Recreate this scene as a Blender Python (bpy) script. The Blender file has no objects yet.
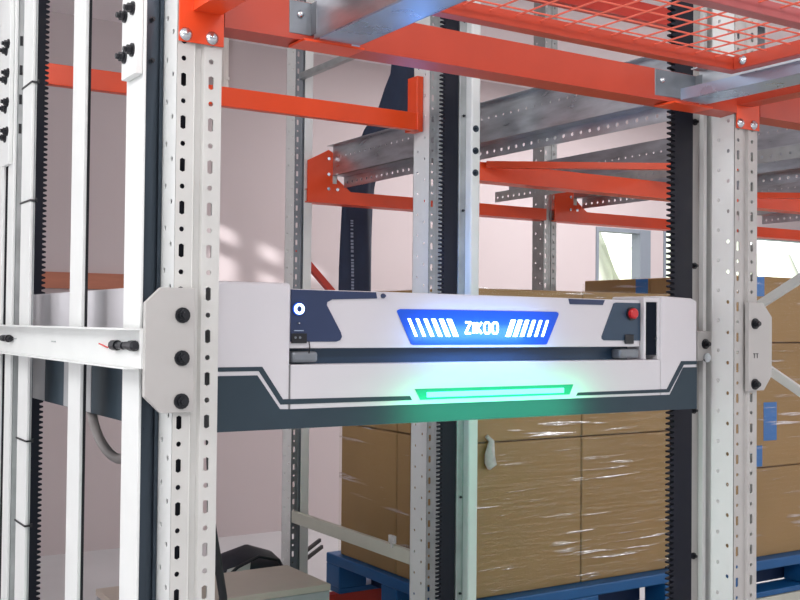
import bpy, math, random
from mathutils import Vector, Matrix
random.seed(7)
C = bpy.context.scene.collection
H = 1.5                       # camera height: lengths below are metres, heights relative to the eye, floor at -1.5

# ------------------------------------------------------------------ materials
def srgb(r, g, b):
    f = lambda c: (c/255/12.92) if c/255 <= .04045 else ((c/255+.055)/1.055)**2.4
    return (f(r), f(g), f(b), 1)

def mat(name, col, rough=.5, metal=0, noise=0, nscale=30, bump=0, bscale=200, stretch=(1, 1, 1), coat=0, emit=None, estr=0, spec=.5):
    m = bpy.data.materials.new(name); m.use_nodes = True
    nt = m.node_tree; n = nt.nodes; b = n['Principled BSDF']
    b.inputs['Base Color'].default_value = col
    b.inputs['Roughness'].default_value = rough; b.inputs['Metallic'].default_value = metal
    b.inputs['Specular IOR Level'].default_value = spec
    if coat: b.inputs['Coat Weight'].default_value = coat; b.inputs['Coat Roughness'].default_value = .15
    if emit: b.inputs['Emission Color'].default_value = emit; b.inputs['Emission Strength'].default_value = estr
    if noise or bump:
        tc = n.new('ShaderNodeTexCoord'); mp = n.new('ShaderNodeMapping'); mp.inputs['Scale'].default_value = stretch
        nt.links.new(tc.outputs['Object'], mp.inputs['Vector'])
    if noise:
        t = n.new('ShaderNodeTexNoise'); t.inputs['Scale'].default_value = nscale; t.inputs['Detail'].default_value = 4
        nt.links.new(mp.outputs[0], t.inputs['Vector'])
        r = n.new('ShaderNodeValToRGB')
        r.color_ramp.elements[0].position = .3; r.color_ramp.elements[1].position = .7
        r.color_ramp.elements[0].color = tuple(c*(1-noise) for c in col[:3])+(1,)
        r.color_ramp.elements[1].color = tuple(min(1, c*(1+noise)) for c in col[:3])+(1,)
        nt.links.new(t.outputs['Fac'], r.inputs['Fac']); nt.links.new(r.outputs['Color'], b.inputs['Base Color'])
        if metal:
            mr = n.new('ShaderNodeMapRange'); mr.inputs['To Min'].default_value = rough*.75; mr.inputs['To Max'].default_value = rough*1.3
            nt.links.new(t.outputs['Fac'], mr.inputs['Value']); nt.links.new(mr.outputs[0], b.inputs['Roughness'])
    if bump:
        t2 = n.new('ShaderNodeTexNoise'); t2.inputs['Scale'].default_value = bscale; t2.inputs['Detail'].default_value = 3
        nt.links.new(mp.outputs[0], t2.inputs['Vector'])
        bp = n.new('ShaderNodeBump'); bp.inputs['Strength'].default_value = bump; bp.inputs['Distance'].default_value = .002
        nt.links.new(t2.outputs['Fac'], bp.inputs['Height']); nt.links.new(bp.outputs[0], b.inputs['Normal'])
    return m

M = dict(
    white=mat('white_paint', srgb(232, 234, 232), .4, noise=.03, nscale=8),
    upright=mat('light_grey_paint', srgb(208, 208, 204), .4, noise=.05, nscale=10),
    beige=mat('cream_grey_paint', srgb(208, 208, 194), .45, noise=.04, nscale=9),
    plate=mat('grey_plate_paint', srgb(188, 186, 183), .45, noise=.03, nscale=12),
    orange=mat('orange_paint', srgb(236, 76, 30), .33, noise=.05, nscale=6),
    duller=mat('shaded_orange_paint', srgb(186, 66, 44), .36, noise=.08, nscale=6),  # darker copy of the orange, shade on the front beams put into the colour
    red=mat('red_orange_paint', srgb(206, 52, 34), .4, noise=.05, nscale=6),
    galv=mat('galvanised_steel', srgb(186, 190, 196), .3, .9, noise=.2, nscale=14, stretch=(3, .6, 3)),
    galvmatte=mat('weathered_zinc', srgb(176, 180, 180), .45, .55, noise=.14, nscale=18),
    rail=mat('blue_grey_rail_lip', srgb(164, 188, 212), .28, .7, noise=.08, nscale=10),
    steel=mat('bolt_steel', srgb(205, 210, 215), .25, .95),
    clipsteel=mat('dull_clip_steel', srgb(128, 134, 140), .42, .5, noise=.1, nscale=20),
    darksteel=mat('dark_guide_steel', srgb(60, 70, 80), .3, .6, noise=.15, nscale=10, stretch=(6, 6, .5)),
    rackblack=mat('black_rack_steel', srgb(22, 25, 38), .5, .1, spec=.3, noise=.1, nscale=30),
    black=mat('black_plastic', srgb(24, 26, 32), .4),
    recess=mat('dark_recess', srgb(20, 26, 38), .8, spec=.1),
    rubber=mat('black_rubber', srgb(30, 31, 36), .6),
    shell=mat('shuttle_white_shell', srgb(214, 212, 216), .35, noise=.015, nscale=5),
    band=mat('charcoal_band', srgb(52, 66, 76), .6, noise=.06, nscale=5, spec=.25),
    navy=mat('navy_panel', srgb(44, 58, 92), .35, noise=.05, nscale=9),
    teal=mat('slate_panel', srgb(44, 66, 88), .35, noise=.05, nscale=9),
    badge=mat('blue_badge', srgb(14, 72, 186), .3, emit=srgb(16, 100, 235), estr=.2),
    glow=mat('cool_white_light', srgb(240, 250, 255), .4, emit=srgb(205, 236, 255), estr=5),
    ring=mat('power_ring_light', srgb(230, 240, 255), .4, emit=srgb(190, 220, 255), estr=3.5),
    greenglow=mat('green_light_bar', srgb(160, 255, 225), .4, emit=srgb(70, 255, 190), estr=1.7),
    greenbed=mat('green_lamp_bed', srgb(20, 130, 100), .3, emit=srgb(0, 170, 120), estr=.35),
    redbtn=mat('red_button', srgb(205, 40, 45), .3),
    card=mat('brown_cardboard', srgb(168, 134, 88), .75, noise=.06, nscale=2.5, bump=.08, bscale=60),
    carddark=mat('cardboard_seam_tape', srgb(160, 118, 76), .6),
    bluetape=mat('blue_corner_tape', srgb(52, 120, 196), .45),
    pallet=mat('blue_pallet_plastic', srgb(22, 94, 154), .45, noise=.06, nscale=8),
    palletdark=mat('shaded_blue_plastic', srgb(14, 44, 84), .6),  # pallet blue darkened to paint in the shade inside the fork openings
    cloth=mat('navy_sleeve_fabric', srgb(44, 58, 84), .7, noise=.1, nscale=14),
    print_=mat('pale_print', srgb(150, 166, 190), .6),
    bag=mat('black_bag_nylon', srgb(30, 31, 42), .55, noise=.25, nscale=14, bump=.4, bscale=25),
    label=mat('white_label', srgb(205, 203, 200), .6, noise=.15, nscale=40),
    lid=mat('beige_lid', srgb(196, 182, 170), .6, noise=.04, nscale=6),
    binside=mat('grey_box_side', srgb(170, 170, 172), .55, noise=.04, nscale=6),
    hose=mat('grey_hose', srgb(138, 132, 130), .5),
    plum=mat('plum_bar_paint', srgb(176, 92, 92), .35, noise=.05, nscale=8),
    wire=mat('salmon_wire', srgb(226, 104, 82), .45),
    frame=mat('grey_window_frame', srgb(132, 140, 150), .45),
    wall=mat('mauve_wall_paint', srgb(196, 184, 185), .85, noise=.02, nscale=1.2),
    ceil=mat('white_ceiling_paint', srgb(240, 232, 234), .85, noise=.01, nscale=2),
    floor=mat('pale_grey_floor', srgb(196, 196, 198), .35, noise=.05, nscale=2),
    board=mat('brown_wall_board', srgb(178, 112, 88), .6, noise=.12, nscale=5, stretch=(.5, 4, 4)),
    redwire=mat('red_wire', srgb(214, 60, 60), .5),
    hedge=mat('pale_green_hedge', srgb(240, 248, 226), .8, noise=.06, nscale=5),
    pipe=mat('ivory_pipe', srgb(228, 222, 216), .5),
)
def film_mat():
    m = bpy.data.materials.new('clear_stretch_film'); m.use_nodes = True
    nt = m.node_tree; n = nt.nodes; n.clear(); L = nt.links.new
    out = n.new('ShaderNodeOutputMaterial'); mix = n.new('ShaderNodeMixShader')
    tr = n.new('ShaderNodeBsdfTransparent'); tr.inputs[0].default_value = (.97, .97, .95, 1)
    gl = n.new('ShaderNodeBsdfGlossy'); gl.inputs['Roughness'].default_value = .16; gl.inputs[0].default_value = (1, 1, 1, 1)
    tc = n.new('ShaderNodeTexCoord')
    def noise(scale, stretch, rot, detail=3, dist=0):
        mp = n.new('ShaderNodeMapping'); mp.inputs['Scale'].default_value = stretch; mp.inputs['Rotation'].default_value = rot
        t = n.new('ShaderNodeTexNoise'); t.inputs['Scale'].default_value = scale; t.inputs['Detail'].default_value = detail; t.inputs['Distortion'].default_value = dist
        L(tc.outputs['Object'], mp.inputs[0]); L(mp.outputs[0], t.inputs['Vector']); return t.outputs['Fac']
    fine = noise(3.0, (1, 1, 20), (.03, .10, 0), 3, .3)          # long taut creases
    broad = noise(2.2, (1, 1, 2.5), (0, .2, 0), 2)               # patches where they gather
    bp = n.new('ShaderNodeBump'); bp.inputs['Strength'].default_value = .8; bp.inputs['Distance'].default_value = .02
    L(fine, bp.inputs['Height']); L(bp.outputs[0], gl.inputs['Normal'])
    def ramp(v, a, b, lo, hi):
        r = n.new('ShaderNodeMapRange'); r.inputs['From Min'].default_value = a; r.inputs['From Max'].default_value = b
        r.inputs['To Min'].default_value = lo; r.inputs['To Max'].default_value = hi; L(v, r.inputs['Value']); return r.outputs[0]
    crest = ramp(fine, .59, .66, 0, 1); patch = ramp(broad, .48, .66, 0, 1)
    mul = n.new('ShaderNodeMath'); mul.operation = 'MULTIPLY'; L(crest, mul.inputs[0]); L(patch, mul.inputs[1])
    L(ramp(mul.outputs[0], 0, 1, .03, .85), mix.inputs[0]); L(tr.outputs[0], mix.inputs[1]); L(gl.outputs[0], mix.inputs[2]); L(mix.outputs[0], out.inputs[0])
    return m
M['film'] = film_mat()
def glass_mat():
    m = bpy.data.materials.new('window_glass'); m.use_nodes = True
    nt = m.node_tree; n = nt.nodes; n.clear()
    out = n.new('ShaderNodeOutputMaterial'); mix = n.new('ShaderNodeMixShader'); mix.inputs[0].default_value = .06
    tr = n.new('ShaderNodeBsdfTransparent'); gl = n.new('ShaderNodeBsdfGlossy'); gl.inputs['Roughness'].default_value = .05
    nt.links.new(tr.outputs[0], mix.inputs[1]); nt.links.new(gl.outputs[0], mix.inputs[2]); nt.links.new(mix.outputs[0], out.inputs[0])
    return m
M['glass'] = glass_mat()

# ------------------------------------------------------------------ mesh builder
class MB:
    def __init__(s): s.v = []; s.f = []
    def add(s, vs, fs):
        k = len(s.v); s.v += [tuple(p) for p in vs]; s.f += [tuple(i+k for i in f) for f in fs]; return s
    def box(s, x0, x1, y0, y1, z0, z1):
        return s.add([(x0,y0,z0),(x1,y0,z0),(x1,y1,z0),(x0,y1,z0),(x0,y0,z1),(x1,y0,z1),(x1,y1,z1),(x0,y1,z1)],
                     [(0,3,2,1),(4,5,6,7),(0,1,5,4),(1,2,6,5),(2,3,7,6),(3,0,4,7)])
    def prism(s, pts, a0, a1, axis='Y'):          # polygon in the plane across AXIS, given as (u, z); for axis Z as (x, y)
        n = len(pts)
        mk = {'Y': lambda p, a: (p[0], a, p[1]), 'X': lambda p, a: (a, p[0], p[1]), 'Z': lambda p, a: (p[0], p[1], a)}[axis]
        vs = [mk(p, a0) for p in pts]+[mk(p, a1) for p in pts]
        return s.add(vs, [tuple(range(n)), tuple(range(2*n-1, n-1, -1))]+[(i, (i+1) % n, (i+1) % n+n, i+n) for i in range(n)])
    def strip(s, line, a0, a1, axis='Y', t=.003):   # thin bent sheet: an open profile line with thickness, run along AXIS
        n = len(line); L = [Vector(p) for p in line]; off = []
        for i in range(n):
            d = (L[min(i+1, n-1)]-L[max(i-1, 0)]); d = d.normalized(); nn = Vector((-d.y, d.x))
            if 0 < i < n-1:
                d1 = (L[i]-L[i-1]).normalized(); k = max(.4, d1.dot(d)); nn = nn/k
            off.append(L[i]+nn*t)
        return s.prism([tuple(p) for p in L]+[tuple(p) for p in reversed(off)], a0, a1, axis)
    def bar(s, p0, p1, w, h, up=(0, 0, 1)):
        p0, p1 = Vector(p0), Vector(p1); d = (p1-p0).normalized(); r = d.cross(Vector(up)).normalized(); u = r.cross(d)
        vs = []
        for p in (p0, p1):
            for a, b in ((-1,-1),(1,-1),(1,1),(-1,1)): vs.append(p+r*(a*w/2)+u*(b*h/2))
        return s.add(vs, [(3,2,1,0),(4,5,6,7),(0,1,5,4),(1,2,6,5),(2,3,7,6),(3,0,4,7)])
    def tube(s, path, r, n=10, caps=True):
        P = [Vector(p) for p in path]; k = len(P); vs = []; fs = []
        ref = None
        for i, p in enumerate(P):
            d = (P[min(i+1, k-1)]-P[max(i-1, 0)]).normalized()
            if ref is None: ref = d.orthogonal().normalized()
            ref = (ref-d*ref.dot(d)).normalized(); b = d.cross(ref)
            rr = r[i] if isinstance(r, (list, tuple)) else r
            vs += [p+(ref*math.cos(2*math.pi*j/n)+b*math.sin(2*math.pi*j/n))*rr for j in range(n)]
        for i in range(k-1):
            fs += [(i*n+j, i*n+(j+1) % n, (i+1)*n+(j+1) % n, (i+1)*n+j) for j in range(n)]
        if caps: fs += [tuple(range(n-1, -1, -1)), tuple(range((k-1)*n, k*n))]
        return s.add(vs, fs)
    def holed(s, O, U, W, w0, w1, z0, z1, hole, pitch, phase, u):
        """flat strip from O along U (u in w0..w1), tall in z, with one column of holes at u; hole = list of (hw, hh, dz) in one pitch"""
        O = Vector(O); U = Vector(U); V = Vector(W)
        pt = lambda a, z: O+U*a+V*z
        hs = []
        k0 = math.floor((z0-phase)/pitch)-1
        for k in range(k0, k0+int((z1-z0)/pitch)+4):
            for hw, hh, dz in hole: hs.append((phase+k*pitch+dz, hw, hh))
        hs = [h for h in sorted(hs) if z0+h[2]+.004 < h[0] < z1-h[2]-.004]
        cuts = [z0]+[(a[0]+b[0])/2 for a, b in zip(hs, hs[1:])]+[z1]
        for (z, hw, hh), a, b in zip(hs, cuts, cuts[1:]):
            outer = [(w1, z), (w1, b), (u, b), (w0, b), (w0, z), (w0, a), (u, a), (w1, a)]
            q = .72
            inner = [(u+hw, z), (u+hw*q, z+hh*q), (u, z+hh), (u-hw*q, z+hh*q), (u-hw, z), (u-hw*q, z-hh*q), (u, z-hh), (u+hw*q, z-hh*q)]
            if hh > hw*1.5: inner = [(u+hw, z), (u+hw, z+hh*.8), (u, z+hh), (u-hw, z+hh*.8), (u-hw, z), (u-hw, z-hh*.8), (u, z-hh), (u+hw, z-hh*.8)]
            s.add([pt(*p) for p in outer]+[pt(*p) for p in inner], [(i, (i+1) % 8, 8+(i+1) % 8, 8+i) for i in range(8)])
        return s
    def sheet(s, O, U, W, w0, w1, z0, z1):
        O = Vector(O); U = Vector(U); V = Vector(W)
        return s.add([O+U*w0+V*z0, O+U*w1+V*z0, O+U*w1+V*z1, O+U*w0+V*z1], [(0, 1, 2, 3)])
    def build(s, name, m, parent=None, bevel=0, solid=0, smooth=False, origin=None):
        base = Vector(parent['base']) if parent is not None else Vector(origin if origin is not None else (0, 0, 0))
        me = bpy.data.meshes.new(name); me.from_pydata([tuple(Vector(p)-base) for p in s.v], [], s.f); me.update()
        import bmesh
        bm = bmesh.new(); bm.from_mesh(me)
        if not solid:
            bmesh.ops.remove_doubles(bm, verts=bm.verts, dist=1e-6)
        bmesh.ops.recalc_face_normals(bm, faces=bm.faces); bm.to_mesh(me); bm.free()
        o = bpy.data.objects.new(name, me); C.objects.link(o)
        me.materials.append(M[m] if isinstance(m, str) else m)
        if smooth:
            for p in me.polygons: p.use_smooth = True
        if solid:
            w = o.modifiers.new('thickness', 'SOLIDIFY'); w.thickness = solid; w.offset = -1
        if bevel:
            b = o.modifiers.new('rounded', 'BEVEL'); b.width = bevel; b.segments = 2; b.limit_method = 'ANGLE'; b.angle_limit = .6
        if parent is not None: o.parent = parent; o['base'] = tuple(base)
        else: o.location = base+Vector((0, 0, H)); o['base'] = tuple(base)
        return o

def thing(name, label, cat, loc, group=None):
    o = bpy.data.objects.new(name, None); C.objects.link(o); o.empty_display_size = .05
    o.location = (loc[0], loc[1], loc[2]+H); o['base'] = tuple(loc); o['label'] = label; o['category'] = cat
    if group: o['group'] = group
    return o
def tag(o, label, cat, group=None):
    o['label'] = label; o['category'] = cat
    if group: o['group'] = group
    return o
def struct(o): o['kind'] = 'structure'; return o
def dup(root, off, label, group=None):
    off = Vector(off)
    r = root.copy(); C.objects.link(r); r.location = root.location+off; r['label'] = label
    r['base'] = tuple(Vector(root['base'])+off)
    if group: r['group'] = group
    for ch in [c for c in C.objects if c.parent == root]:
        c = ch.copy(); C.objects.link(c); c.parent = r
        for g in [q for q in C.objects if q.parent == ch]:
            d = g.copy(); C.objects.link(d); d.parent = c
    return r
def bolt(parent, p, axis, r=.007, L=.012, m='black', name='bolt', washer=True):
    d = Vector(axis).normalized(); p = Vector(p); b = MB()
    if washer: b.tube([p-d*.001, p+d*.003], r*1.45, 14)
    b.tube([p+d*.003, p+d*L], r, 6)
    b.tube([p+d*L, p+d*(L+.006)], r*.6, 8)
    return b.build(name, m, parent)
def dome(parent, p, axis, r=.0095, m='steel'):
    d = Vector(axis).normalized(); p = Vector(p)
    return MB().tube([p-d*.001, p+d*.002, p+d*.004, p+d*.0075, p+d*.009], [r*1.25, r*1.25, r, r*.75, r*.2], 14).build('bolt', m, parent, smooth=True)

# ------------------------------------------------------------------ the room
Z0, ZC, YW = -1.5, 1.985, 7.0
struct(MB().box(-14, 14, -5, YW+.2, Z0-.1, Z0).build('floor', 'floor'))
struct(MB().box(-14, 14, -5, 4.4, ZC, ZC+.1).box(-.8, 14, 4.4, YW+.2, ZC, ZC+.1).build('ceiling', 'ceil'))
# left wall of the rear part, with a barred window the low sun shines through
wl = MB(); xa, xb = -.65, -.6; ya, yb, za, zb = 4.60, 5.26, 1.30, 1.978
wl.box(xa, xb, 4.4, ya, Z0, ZC).box(xa, xb, yb, YW, Z0, ZC).box(xa, xb, ya, yb, Z0, za).box(xa, xb, ya, yb, zb, ZC)
struct(wl.build('wall_left', 'wall'))
fw = MB()
for y_ in (5.065, 4.895, 4.725): fw.box(xb-.03, xb-.01, y_, y_+.085, za, zb)
fw.box(xb-.0295, xb-.0105, ya, yb, 1.722, 1.822)
struct(fw.build('window_3', 'frame'))
# back wall with two window openings
w1 = (6.47, 7.13, -.25, .865); w2 = (7.30, 9.9, -.25, .90)
wb = MB()
wb.box(-.6, w1[0], YW, YW+.2, Z0, ZC).box(w1[1], w2[0], YW, YW+.2, Z0, ZC).box(w2[1], 14, YW, YW+.2, Z0, ZC)
for w in (w1, w2): wb.box(w[0], w[1], YW, YW+.2, Z0, w[2]).box(w[0], w[1], YW, YW+.2, w[3], ZC)
struct(wb.build('wall_back', 'wall'))
struct(MB().box(13.8, 14, -5, YW, Z0, ZC).build('wall_right', 'wall'))
for k, (w, mull) in enumerate(((w1, []), (w2, []))):
    f = MB()
    f.box(w[0], w[0]+.03, YW-.01, YW+.1, w[2], w[3]).box(w[1]-.13 if k == 0 else w[1]-.06, w[1], YW-.01, YW+.1, w[2], w[3])
    xr = w[1]-.13 if k == 0 else w[1]-.06
    f.box(w[0]+.03, xr, YW-.008, YW+.1, w[3]-.035, w[3]).box(w[0]+.03, xr, YW-.008, YW+.1, w[2], w[2]+.05)
    for x in mull: f.box(x, x+.05, YW, YW+.08, w[2], w[3])
    fr = struct(f.build('window_%d' % (k+1), 'frame'))
    MB().box(w[0]+.02, w[1]-.02, YW+.045, YW+.05, w[2]+.02, w[3]-.02).build('pane', 'glass', fr)
struct(MB().box(1.55, 2.50, YW-.03, YW, .205, .31).build('trim_1', 'board'))
# hedge outside
random.seed(3)
hb = MB()
for i in range(26):
    x = 4.5+i*.42; z = 1.1+.15*math.sin(i*1.7)+random.uniform(-.1, .2); y = 12.2+random.uniform(-.4, .4)
    n = 8
    path = [(x+random.uniform(-.08, .08), y, -1.5+(z+1.7)*t/5) for t in range(6)]
    hb.tube(path, [.4, .6, .66, .66, .6, .35], n)
tag(hb.build('hedge', 'hedge', smooth=True, origin=(9, 12, Z0)), 'pale green hedge outside the windows', 'hedge')
struct(MB().box(-5, 22, YW+.2, 20, Z0-.12, Z0-.02).build('ground', 'hedge'))

# ------------------------------------------------------------------ rack uprights
PITCH = .0757
SLOT = [(.005, .0125, 0), (.0048, .0048, PITCH/2)]
def upright(x, y, label, flip=False, mface='upright', mflange='white', z1=1.93, depth=.07, phase=.201, mright=None, group='perforated rack uprights'):
    """omega-section post; front face looks to -Y (or the profile is turned when flip)"""
    t = thing('rack_upright', label, 'rack post', (x+.0425, y+depth/2, Z0), group)
    W = .084; up = (0, 0, 1); z0 = Z0+.006
    yy = (lambda v: y+depth-v) if flip else (lambda v: y+v)
    f = MB()
    f.holed((x, yy(0), 0), (1, 0, 0), up, 0, .031, z0, z1, SLOT, PITCH, phase, .0125)
    f.holed((x, yy(0), 0), (1, 0, 0), up, .051, W, z0, z1, SLOT, PITCH, phase, .064)
    def flat(mb, p, q):
        mb.add([(p[0], p[1], z0), (q[0], q[1], z0), (q[0], q[1], z1), (p[0], p[1], z1)], [(0, 1, 2, 3)])
    flat(f, (x+.031, yy(0)), (x+.035, yy(.007))); flat(f, (x+.035, yy(.007)), (x+.047, yy(.007))); flat(f, (x+.047, yy(.007)), (x+.051, yy(0)))
    f.build('slotted_face', mface, t, solid=.0022)
    if mright: MB().box(x+.045, x+W, y-.0045, y-.0005, z0, z1).build('cover_strip', mright, t)
    for sx in (0, 1):
        g = MB(); X = x+W*sx; sg = -1 if flip else 1
        yb = y+depth if flip else y
        hl = [(.0052, .0052, 0)]
        if sx == 0:
            g.holed((X, yb, 0), (0, sg, 0), up, .0005, depth*.5, z0, z1, hl, PITCH, phase+.012, depth*.3)
            g.holed((X, yb, 0), (0, sg, 0), up, depth*.5, depth, z0, z1, hl, PITCH, phase+.042, depth*.72)
            flat(g, (X, yy(depth)), (X+.014, yy(depth)))
        else:
            g.holed((X, yb, 0), (0, sg, 0), up, .0005, .036, z0, z1, hl, PITCH, phase+.012, .018)
        g.build('flange', mflange, t, solid=.002)
    MB().box(x-.001, x+W+.001, y-.001, y+depth+.001, Z0, Z0+.006).build('foot_plate', 'galvmatte', t)
    return t
XL, XR, XN = .6735, 2.1255, 3.545
YF, YR, YB = 1.8, 3.16, 4.22
upright(XL, YF, 'light grey slotted rack post nearest, in front of the white carriage left end')
upright(XR, YF, 'light grey slotted rack post right of the carriage, carrying the two-bolt grey plate', mface='plate')  # greyer front face: its weaker light is put into the colour
upright(XL, YR, 'white rack post at the far left edge behind the cable-tied post', depth=.105)
upright(XR, YR, 'white perforated post rising behind the toothed rack in the middle', depth=.105, mface='galvmatte')
upright(XR, YB, 'thin grey slotted post against the wall beside the navy hanging sleeve', depth=.09, mface='clipsteel', mright='white')
upright(XN, YR, 'grey perforated post half hidden right beside the near black toothed rack', depth=.105, mface='galvmatte', mflange='galvmatte')
upright(XN, YB, 'grey post at the back near the window, behind the second rail end', depth=.09, mface='galvmatte', mflange='galvmatte')

# ------------------------------------------------------------------ beams
def cbeam(mb, x0, x1, y, z0, z1, w=.045):        # C section along X, web towards the camera
    return mb.strip([(y+w, z0+.014), (y+w, z0), (y, z0), (y, z1), (y+w, z1), (y+w, z1-.014)], x0, x1, 'X', t=.003)
# front beam with bolted end plates
def front_beam(x0, x1, label, plates):
    t = thing('rack_beam', label, 'beam', ((x0+x1)/2, YF, .53), 'orange rack beams')
    cbeam(MB(), x0, x1, YF-.003, .534, .602).build('web', 'duller', t)
    for px in plates:
        e = MB().box(px, px+.085, YF-.0065, YF-.0035, .494, .64).build('end_plate', 'orange', t, bevel=.001)
        for u in (.0125, .062): dome(e, (px+u, YF-.0065, .507), (0, -1, 0))
    return t
A = front_beam(XL+.086, XR-.001, 'long orange beam overhead across the front of the lift bay', [XL, XR])
A2 = front_beam(XR+.086, XN-.005, 'orange front beam running out of view right of the right front post', [])
# support tabs and zinc clip plates on the front beam are given to the rails
# depth beams running towards the camera
for x, lab in ((XL+.026, 'orange beam overhead running towards the viewer from the left front post'), (XR-.001, 'orange beam overhead running towards the viewer from the right front post')):
    t = thing('rack_beam', lab, 'beam', (x+.028, 1.2, .55), 'orange rack beams')
    b = MB().box(x, x+.053, .35, YF-.007, .551, .632)
    b.build('web', 'orange' if x < 1 else 'duller', t)
# rear beam of the lift bay with its upright bracket
t = thing('rack_beam', 'orange tie beam behind the posts ending in an upturned bracket left of the middle rack', 'beam', (1.4, 3.20, .69), 'orange rack beams')
MB().box(.70, 2.095, 3.185, 3.215, .690, .752).build('web', 'orange', t, bevel=.002)
MB().box(2.096, 2.1235, 3.20, 3.262, .690, .889).build('end_plate', 'orange', t, bevel=.002)
MB().box(2.085, 2.098, 3.18, 3.262, .690, .752).build('end_tab', 'orange', t, bevel=.002)
def bay_beam(x0, x1, y, zb, zt, label, m='orange', plate=True, mirror=True):
    t = thing('rack_beam', label, 'beam', ((x0+x1)/2, y, zb), 'orange rack beams')
    cbeam(MB(), x0, x1, y, zb, zt).build('web', m, t)
    if plate:
        for sx, px in ((1, x0),)+(((-1, x1),) if mirror else ()):
            pts = [(0, zb), (.225, zb), (.225, zt-.002), (.15, zt+.055), (.142, zb+.215), (.105, zb+.235), (.02, zb+.19), (0, zb+.18)]
            e = MB().prism([(px+sx*a, b) for a, b in pts], y-.006, y-.003).build('end_plate', m, t)
            for a, b in ((.105, .195), (.105, .125), (.105, .06), (.15, .06)):
                MB().tube([(px+sx*a, y-.0065, zb+b), (px+sx*a, y-.010, zb+b)], .0075, 10).build('bolt', 'steel', e)
            MB().box(px+sx*.135-.009, px+sx*.135+.009, y-.012, y-.006, zb+.085, zb+.13).build('lock_clip', 'label', e)
    return t
bay_beam(XR+.086, XN-.002, 3.2, .538, .602, 'orange beam between the middle post and the near black rack, above the wrapped boxes', plate=False)
bay_beam(XN+.086, 6.4, 3.2, .538, .602, 'orange upper beam in the next bay, above the right pallet stack', plate=False)
bay_beam(XR+.05, XN-.002, 4.2, .536, .588, 'orange back beam with a drilled end plate in front of the navy sleeve', mirror=False)
bay_beam(XN+.05, 6.6, 4.2, .536, .588, 'orange back beam crossing the window, in the next bay', mirror=False)
bay_beam(XR+.086, XN-.002, 3.2, 1.27, 1.34, 'red beam of the higher level seen through the wire mesh', m='red', plate=False)
bay_beam(XR+.086, XN-.002, 4.16, -1.29, -1.197, 'low orange beam under the back of the blue pallet', m='red', plate=False)
bay_beam(XR+.086, XN-.002, 3.2, -1.29, -1.197, 'low grey beam under the front of the left blue pallet', m='beige', plate=False)
bay_beam(XN+.086, 5.1, 3.2, -1.29, -1.215, 'low grey beam under the front of the right blue pallet', m='beige', plate=False)
bay_beam(XN+.086, 5.1, 4.16, -1.29, -1.215, 'low grey beam under the back of the right blue pallet', m='beige', plate=False)
# plan bracing
for x0, y0, L, z, lab in ((2.402, 3.192, 1.0, .5845, 'slim orange diagonal brace above the beam of the wrapped boxes'),
                          (3.84, 3.192, .75, .5745, 'slim orange diagonal brace in the next bay, by the right edge')):
    dx, dy = .849, -.528
    tag(MB().bar((x0, y0, z+.01), (x0+dx*L, y0+dy*L, z+.01), .03, .024).build('plan_brace', 'orange', origin=(x0, y0, z)), lab, 'brace', 'orange plan braces')
# ------------------------------------------------------------------ galvanised pallet rails
def rail(xw, s, y0, y1, label, zt=.785, zb=.606, led=.655, out=.09, group='galvanised shuttle rails'):
    t = thing('shuttle_rail', label, 'rail', (xw+s*.04, (y0+y1)/2, zb), group)
    w = MB()
    zl = led
    # web with a row of holes along Y
    w.holed((xw, 0, 0), (0, 0, 1), (0, 1, 0), zl, zt, y0, y1, [(.0045, .0045, 0)], .042, y0+.06, zt-.05)
    w.sheet((xw, 0, zt), (-s, 0, 0), (0, 1, 0), 0, .03, y0, y1)
    w.build('web', 'galv', t, solid=.0025)
    out -= .03 if s > 0 else 0
    l = MB()
    l.sheet((xw, 0, zl), (s, 0, 0), (0, 1, 0), 0, out, y0, y1)
    l.build('runway', 'galv', t, solid=.0025)
    p = MB()
    p.holed((xw+s*out, 0, 0), (0, 0, 1), (0, 1, 0), zb, zl, y0, y1, [(.0065, .0065, 0)], .042, y0+.06, zb+.022)
    p.build('lip', 'galvmatte' if s < 0 else 'galv', t, solid=.0025)
    return t
rail(2.30, 1, 1.85, 3.19, 'shiny galvanised rail with two rows of holes left of the near black rack, high up')
rail(2.30, 1, 3.26, 4.19, 'galvanised rail behind the middle posts resting by the drilled orange plate')
rail(3.337, -1, 1.85, 4.24, 'galvanised rail whose cut end sticks out left of the back post', out=.09)
rail(3.72, 1, 3.26, 4.19, 'galvanised rail starting right of the back post, by the second drilled orange plate')
rail(3.72, 1, 1.85, 3.19, 'galvanised rail at the right edge below the front beam')
rail(4.76, -1, 1.85, 4.24, 'galvanised rail past the right front post, above the window')
rail(5.13, 1, 3.26, 4.19, 'galvanised rail at the right edge, just above the back beam')
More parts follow.
